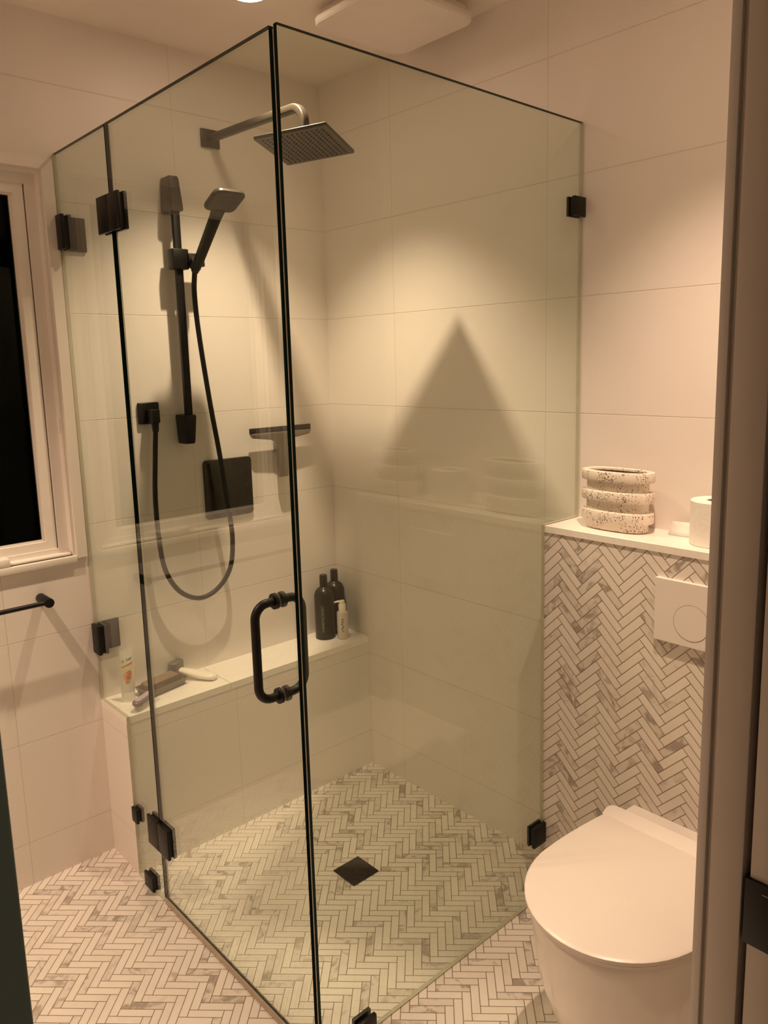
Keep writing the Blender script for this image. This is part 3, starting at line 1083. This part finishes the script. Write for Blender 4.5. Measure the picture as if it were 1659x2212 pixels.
def tube_d(z):
    # half depth of the tube front at height z
    P = [(0.034, 0.0198, 0.0205), (0.08, 0.0150, 0.0212), (0.13, 0.0075, 0.0222), (0.156, 0.0020, 0.0228), (0.17, 0.0016, 0.0228)]
    for (a, d0, w0), (b2, d1, w1) in zip(P, P[1:]):
        if z <= b2:
            t = (z - a) / (b2 - a)
            return d0 + (d1 - d0) * t, w0 + (w1 - w0) * t
    return 0.0016, 0.0228
def on_tube(u, z):
    d, w = tube_d(z)
    s = max(0.0, 1 - (u / w) ** 2)
    k = 0.0 if z < 0.05 else min(0.42, (z - 0.05) * 5)
    return c4 + lean * (z / 0.16) + fx * u + fn * (d * math.sqrt(s) + 0.0006) + Vector((0, 0, z + k * u))
b = bm_new()
text_mesh(b, 'St. Ives', 0.0150, lambda u, v: on_tube(0.002 + u, 0.1290 + v + 0.08 * u), mat=0, squash=0.72)
o = obj('lettering', b, MT['ink'], tbody, smooth=False)
o['label'] = 'black lettering'
def patch(bm, u0, u1, z0, z1, mat, slope=0.15, n=6):
    va = [[on_tube(u0 + (u1 - u0) * k / n, z + slope * (u0 + (u1 - u0) * k / n)) for k in range(n + 1)] for z in (z0, z1)]
    add_loft(bm, va, False, False, closed=False, mat=mat)
def disc(bm, u, z, r, mat, lift=0.0, n=16, sq=1.0):
    vs = [bm.verts.new(on_tube(u + r * math.cos(2 * PI * k / n), z + sq * r * math.sin(2 * PI * k / n)) + fn * lift) for k in range(n)]
    f = bm.faces.new(vs)
    f.material_index = mat
b = bm_new()
patch(b, -0.013, 0.019, 0.110, 0.1155, 0)
patch(b, -0.012, 0.019, 0.098, 0.109, 1)
disc(b, 0.001, 0.083, 0.0095, 2, 0.0012, sq=1.15)
disc(b, 0.010, 0.088, 0.0075, 0, 0.0008, sq=1.1)
disc(b, 0.0085, 0.078, 0.0105, 2, 0.0020, sq=1.2)
disc(b, 0.0095, 0.077, 0.0085, 0, 0.0026, sq=1.2)
disc(b, 0.0100, 0.0765, 0.0042, 3, 0.0032, sq=1.2)
disc(b, 0.0060, 0.064, 0.0055, 0, 0.0010, sq=1.1)
o = obj('fruit_print', b, [MT['orange'], MT['yellow_print'], MT['peach'], MT['stone_brown']], tbody, smooth=False)
o['label'] = 'orange fruit print and banner'

# ------------------------------------------------------------------ soap tray, soap, brushes
def oriented(bm, c, ax, dims, r=0.004, taper=1.0, n=4, z0=0.0, dome=0.0):
    """rounded slab: c = base centre, ax = unit long axis in plan, dims = (length, width, height)"""
    ax = Vector(ax).normalized(); pr = Vector((-ax.y, ax.x, 0))
    l, w, h = dims[0] / 2, dims[1] / 2, dims[2]
    rr = min(r, l * 0.98, w * 0.98)
    e = min(0.003, h * 0.35)
    rings = []
    for d, z, s in ((e, 0, taper), (0, e, taper), (0, h - e, 1.0), (e, h, 1.0)):
        rings.append([Vector(c) + ax * (p[0] * s) + pr * (p[1] * s) + Vector((0, 0, z + z0)) for p in inset_rr(-l, l, -w, w, rr, d)])
    add_loft(bm, rings)

ax_t = Vector((0.97, 0.20, 0)).normalized()
ct = Vector((-0.762, -0.066, HB + 0.0004))
ty = thing('soap_tray', 'smoky grey open soap tray on the bench, under the brown soap', 'tray', ct)
b = bm_new()
pr_t = Vector((-ax_t.y, ax_t.x, 0))
def tray_ring(l, w, z, r=0.008):
    return [ct + ax_t * p[0] + pr_t * p[1] + Vector((0, 0, z)) for p in rrect(-l, l, -w, w, r, 4)]
add_loft(b, [tray_ring(0.066, 0.030, 0.0), tray_ring(0.076, 0.038, 0.024), tray_ring(0.0735, 0.0355, 0.024), tray_ring(0.064, 0.028, 0.003)])
obj('tray_body', b, MT['smoke'], ty)
b = bm_new()
oriented(b, ct + Vector((-0.004, 0.004, 0.0032)), ax_t, (0.118, 0.044, 0.034), 0.010)
tag(obj('soap_bar', b, MT['soap']), 'long brown soap bar lying in the grey tray on the bench', 'soap')

# foot file: slate head, white handle
hx0 = Vector((-0.680, -0.012, 0)); 
ax_f = Vector((0.58, -0.815, 0)).normalized()
fc = Vector((-0.650, -0.064, HB + 0.0004))
tfb = thing('foot_brush', 'white handled brush with a grey head lying on the bench behind the tray', 'brush', fc)
b = bm_new()
t = bmesh.new()
rings = []
for s, w, h, zc in ((-0.070, 0.010, 0.007, 0.030), (-0.045, 0.014, 0.009, 0.025), (-0.010, 0.019, 0.011, 0.019), (0.025, 0.0215, 0.012, 0.0145), (0.055, 0.0215, 0.012, 0.0125), (0.072, 0.0175, 0.0105, 0.0115), (0.079, 0.008, 0.006, 0.0112)):
    cc = fc + ax_f * s + Vector((0, 0, zc))
    pv = Vector((-ax_f.y, ax_f.x, 0))
    rings.append([cc + pv * (w * math.cos(2 * PI * k / 20)) + Vector((0, 0, h * math.sin(2 * PI * k / 20))) for k in range(20)])
add_loft(t, rings)
merge(b, t)
hb_ = obj('handle', b, MT['pumpw'], tfb)
b = bm_new()
cc = fc - ax_f * 0.062 + Vector((0.0, 0, 0.034))
oriented(b, cc + Vector((0, 0, -0.012)), Vector((0.90, 0.43, 0)), (0.052, 0.034, 0.034), 0.012)
obj('brush_head', b, MT['slate'], tfb)

# purple nail brush leaning on its bristles
ax_p = Vector((0.80, 0.48, 0)).normalized()
cp = Vector((-0.858, -0.146, HB + 0.0004))
tpn = thing('nail_brush', 'purple nail brush with white bristles at the front left bench corner', 'brush', cp)
pp = Vector((-ax_p.y, ax_p.x, 0))
b = bm_new()
for i in range(16):
    for j in range(5):
        q = cp + ax_p * (-0.034 + 0.068 * i / 15) + pp * (-0.009 + 0.018 * j / 4) + Vector((random.uniform(-.0008, .0008), random.uniform(-.0008, .0008), 0))
        add_sweep(b, [q, q + Vector((0, 0, 0.0185))], [0.0019, 0.0015], 5)
br = obj('bristles', b, MT['bristle'], tpn)
br['kind'] = 'stuff'
b = bm_new()
oriented(b, cp, ax_p, (0.094, 0.031, 0.014), 0.0153, z0=0.018)
pbk = obj('brush_back', b, MT['purple'], tpn)
b = bm_new()
oriented(b, cp, ax_p, (0.076, 0.019, 0.004), 0.0092, z0=0.0305)
obj('grip', b, MT['lav'], pbk)

# ------------------------------------------------------------------ toilet
TY = -1.519
def d_ring(xb, x0, L, hw, hb, z, n=28, p=2.0):
    """D-shaped plan: back edge at xb (half width hb), sides to x0 (half width hw), rounded nose L long"""
    pts = []
    for k in range(n + 1):
        a = -PI / 2 + PI * k / n
        ca, sa = math.cos(a), math.sin(a)
        pts.append((x0 - L * abs(ca) ** (2 / p), TY + hw * math.copysign(abs(sa) ** (2 / p), sa), z))
    m = 5
    for k in range(1, m + 1):
        t = k / m
        pts.append((x0 + (xb - x0) * t, TY + hw + (hb - hw) * t ** 2, z))
    for k in range(0, m):
        t = 1 - k / m
        pts.append((x0 + (xb - x0) * t, TY - hw - (hb - hw) * t ** 2, z))
    return pts
tt_ = thing('toilet', 'white wall hung toilet with closed lid below the flush plate', 'toilet', (-LD, TY, 0.08))
b = bm_new()
xb = -LD - 0.0006
rings = []
for x0, L, hw, hbk, z in ((-0.33, 0.14, 0.100, 0.095, 0.062), (-0.36, 0.175, 0.122, 0.115, 0.074), (-0.395, 0.195, 0.141, 0.130, 0.110), (-0.425, 0.205, 0.156, 0.142, 0.17), (-0.448, 0.205, 0.167, 0.153, 0.24),
                          (-0.46, 0.205, 0.174, 0.160, 0.31), (-0.468, 0.205, 0.179, 0.165, 0.370), (-0.470, 0.205, 0.180, 0.166, 0.394), (-0.470, 0.201, 0.177, 0.163, 0.4000)):
    rings.append(d_ring(xb, x0, L, hw, hbk, z))
add_loft(b, rings)
obj('toilet_bowl', b, MT['ceramic'], tt_, angle=50)
b = bm_new()
rings = [d_ring(-0.250, -0.472, 0.202, 0.178, 0.163, 0.4040), d_ring(-0.248, -0.473, 0.206, 0.182, 0.166, 0.4055), d_ring(-0.248, -0.473, 0.206, 0.182, 0.166, 0.4120), d_ring(-0.250, -0.472, 0.202, 0.178, 0.163, 0.4135)]
add_loft(b, rings)
obj('toilet_seat', b, MT['seat'], tt_, angle=50)
b = bm_new()
rings = [d_ring(-0.276, -0.474, 0.207, 0.183, 0.168, 0.4175), d_ring(-0.274, -0.476, 0.212, 0.1875, 0.171, 0.4200), d_ring(-0.274, -0.476, 0.212, 0.1875, 0.171, 0.4270), d_ring(-0.276, -0.474, 0.207, 0.183, 0.168, 0.4305)]
add_loft(b, rings)
# raised rear lip with rounded corners
t = bmesh.new()
slope = Vector((0.030, 0, 0.015))
nrm = Vector((-0.015, 0, 0.030)).normalized()
base = Vector((-0.2765, TY, 0.4245))
pl = []
hwid = 0.172
for y, s in ((-hwid, 0.0), (hwid, 0.0)):
    pl.append((y, s))
for k in range(7):
    a = PI / 2 * k / 6
    pl.append((hwid - 0.022 + 0.022 * math.cos(a), 1.0 - 0.55 + 0.55 * math.sin(a)))
for k in range(7):
    a = PI / 2 + PI / 2 * k / 6
    pl.append((-hwid + 0.022 + 0.022 * math.cos(a), 1.0 - 0.55 + 0.55 * math.sin(a)))
poly = [base + Vector((0, y, 0)) + slope * s for y, s in pl]
add_prism(t, poly, nrm * 0.0065)
bmesh.ops.recalc_face_normals(t, faces=list(t.faces))
merge(b, t)
lid = obj('toilet_lid', b, MT['seat'], tt_, angle=40)
for s in (-1, 1):
    b = bm_new()
    add_cyl(b, (-0.235, TY + s * 0.075, 0.3995), (-0.235, TY + s * 0.075, 0.424), 0.014, n=20)
    obj('hinge_post', b, MT['seat'], tt_)

tfp = thing('flush_plate', 'white rectangular flush plate with a round button on the herringbone wall', 'flush plate', (-LD, -1.489, 0.922))
b = bm_new()
rings = []
for d, x in ((0, -0.0004), (0, -0.0085), (0.0012, -0.0100)):
    rings.append([(-LD + x, p[0], p[1]) for p in inset_rr(-1.580, -1.398, 0.846, 0.996, 0.003, d)])
add_loft(b, rings)
fp = obj('plate', b, MT['plate'], tfp)
b = bm_new()
def ring_x(cy, cz, r0, r1, xa, xb_, n=48):
    bm = bm_new()
    rr = []
    for r, x in ((r0, xa), (r0, xb_), (r1, xb_), (r1, xa), (r0, xa)):
        rr.append([(x, cy + r * math.cos(2 * PI * k / n), cz + r * math.sin(2 * PI * k / n)) for k in range(n)])
    add_loft(bm, rr, False, False)
    return bm
bm = ring_x(-1.4885, 0.9035, 0.0412, 0.0424, -LD - 0.0098, -LD - 0.0102)
o = obj('button_gap', bm, MT['card'], tfp)
b = bm_new()
add_cyl(b, (-LD - 0.0095, -1.4885, 0.9035), (-LD - 0.0108, -1.4885, 0.9035), 0.0411, n=48)
obj('flush_button', b, MT['plate'], tfp)

# ------------------------------------------------------------------ vases, roll
VC = (-0.068, -1.240, HL + 0.0004)
def stadium(a, bb, z, n=56, p=2.5):
    r = []
    for k in range(n):
        t = 2 * PI * k / n
        c, s = math.cos(t), math.sin(t)
        r.append((VC[0] + bb * math.copysign(abs(c) ** (2 / p), c), VC[1] + a * math.copysign(abs(s) ** (2 / p), s), VC[2] + z))
    return r
tv = thing('ringed_vase', 'speckled cream ringed vase on the ledge next to the shower glass', 'vase', VC)
b = bm_new()
A, B = 0.0955, 0.048
a2, b2 = 0.0825, 0.037
prof = [(a2 - 0.006, b2 - 0.004, 0.0), (a2 - 0.001, b2 - 0.001, 0.0015), (a2, b2, 0.005), (a2, b2, 0.0225)]
for z0, z1 in ((0.0225, 0.0500), (0.0735, 0.1000), (0.1235, 0.1500)):
    e = 0.0045
    prof += [(a2 + 0.001, b2 + 0.001, z0), (A - e, B - e, z0 + 0.0003), (A - 0.0012, B - 0.0012, z0 + 0.0015), (A, B, z0 + e), (A, B, z1 - e), (A - 0.0012, B - 0.0012, z1 - 0.0012), (A - e, B - e, z1)]
    if z1 < 0.14:
        prof += [(a2 + 0.001, b2 + 0.001, z1 + 0.0003), (a2, b2, z1 + 0.002), (a2, b2, z1 + 0.0225)]
prof += [(A - 0.014, B - 0.012, 0.1500), (A - 0.0165, B - 0.0145, 0.148), (A - 0.0168, B - 0.0148, 0.1445), (A - 0.0168, B - 0.0148, 0.141), (a2 - 0.010, b2 - 0.008, 0.02)]
add_loft(b, [stadium(*q) for q in prof])
obj('vase_body', b, MT['speckle'], tv, angle=30)
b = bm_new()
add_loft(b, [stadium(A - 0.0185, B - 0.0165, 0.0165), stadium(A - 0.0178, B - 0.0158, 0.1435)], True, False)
inn = obj('vase_interior', b, MT['vase_inside'], tv, angle=30)  # dark brown liner added so the hollow reads dark
inn['label'] = 'dark brown interior'
# a second vase stands further along the ledge: the photo shows it as a reflection in the glass
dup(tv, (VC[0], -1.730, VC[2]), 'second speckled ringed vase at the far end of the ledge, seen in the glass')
for o_ in (tv,):
    pass

RC = (-0.062, -1.490, HL + 0.0004)
tro = thing('toilet_roll', 'white toilet paper roll standing on the ledge beside the door jamb', 'toilet roll', RC)
b = bm_new()
add_lathe(b, [(0.020, 0.0), (0.0535, 0.0), (0.055, 0.0015), (0.055, 0.1005), (0.0535, 0.102), (0.021, 0.102), (0.020, 0.100), (0.020, 0.0)], RC, 56)
obj('paper', b, MT['paper'], tro)
b = bm_new()
add_lathe(b, [(0.0185, 0.001), (0.0200, 0.001), (0.0200, 0.1005), (0.0185, 0.1005), (0.0185, 0.001)], RC, 40)
obj('core', b, MT['card'], tro)
b = bm_new()
sheet = []
path = [(-0.022, -1.4520), (-0.020, -1.440), (-0.017, -1.420), (-0.014, -1.398), (-0.012, -1.366)]
zlow = [0.0, 0.0, 0.0, 0.0, 0.0]
# loose end: from the back of the roll along the wall, the free end drooping down on to the ledge
rows = []
for s, (z, dx) in enumerate(((0.0006, -0.034), (0.012, -0.022), (0.024, -0.014), (0.036, -0.008))):
    rows.append([(p[0] + dx * (0.4 + 0.15 * i), p[1] + 0.0016 * math.sin(3.1 * i + s), HL + 0.0006 + z * (1 - 0.05 * i)) for i, p in enumerate(path)])
add_loft(b, rows, False, False, closed=False)
so = obj('loose_sheet', b, MT['paper'], tro)
md = so.modifiers.new('thickness', 'SOLIDIFY'); md.thickness = 0.0006; md.offset = 1.0
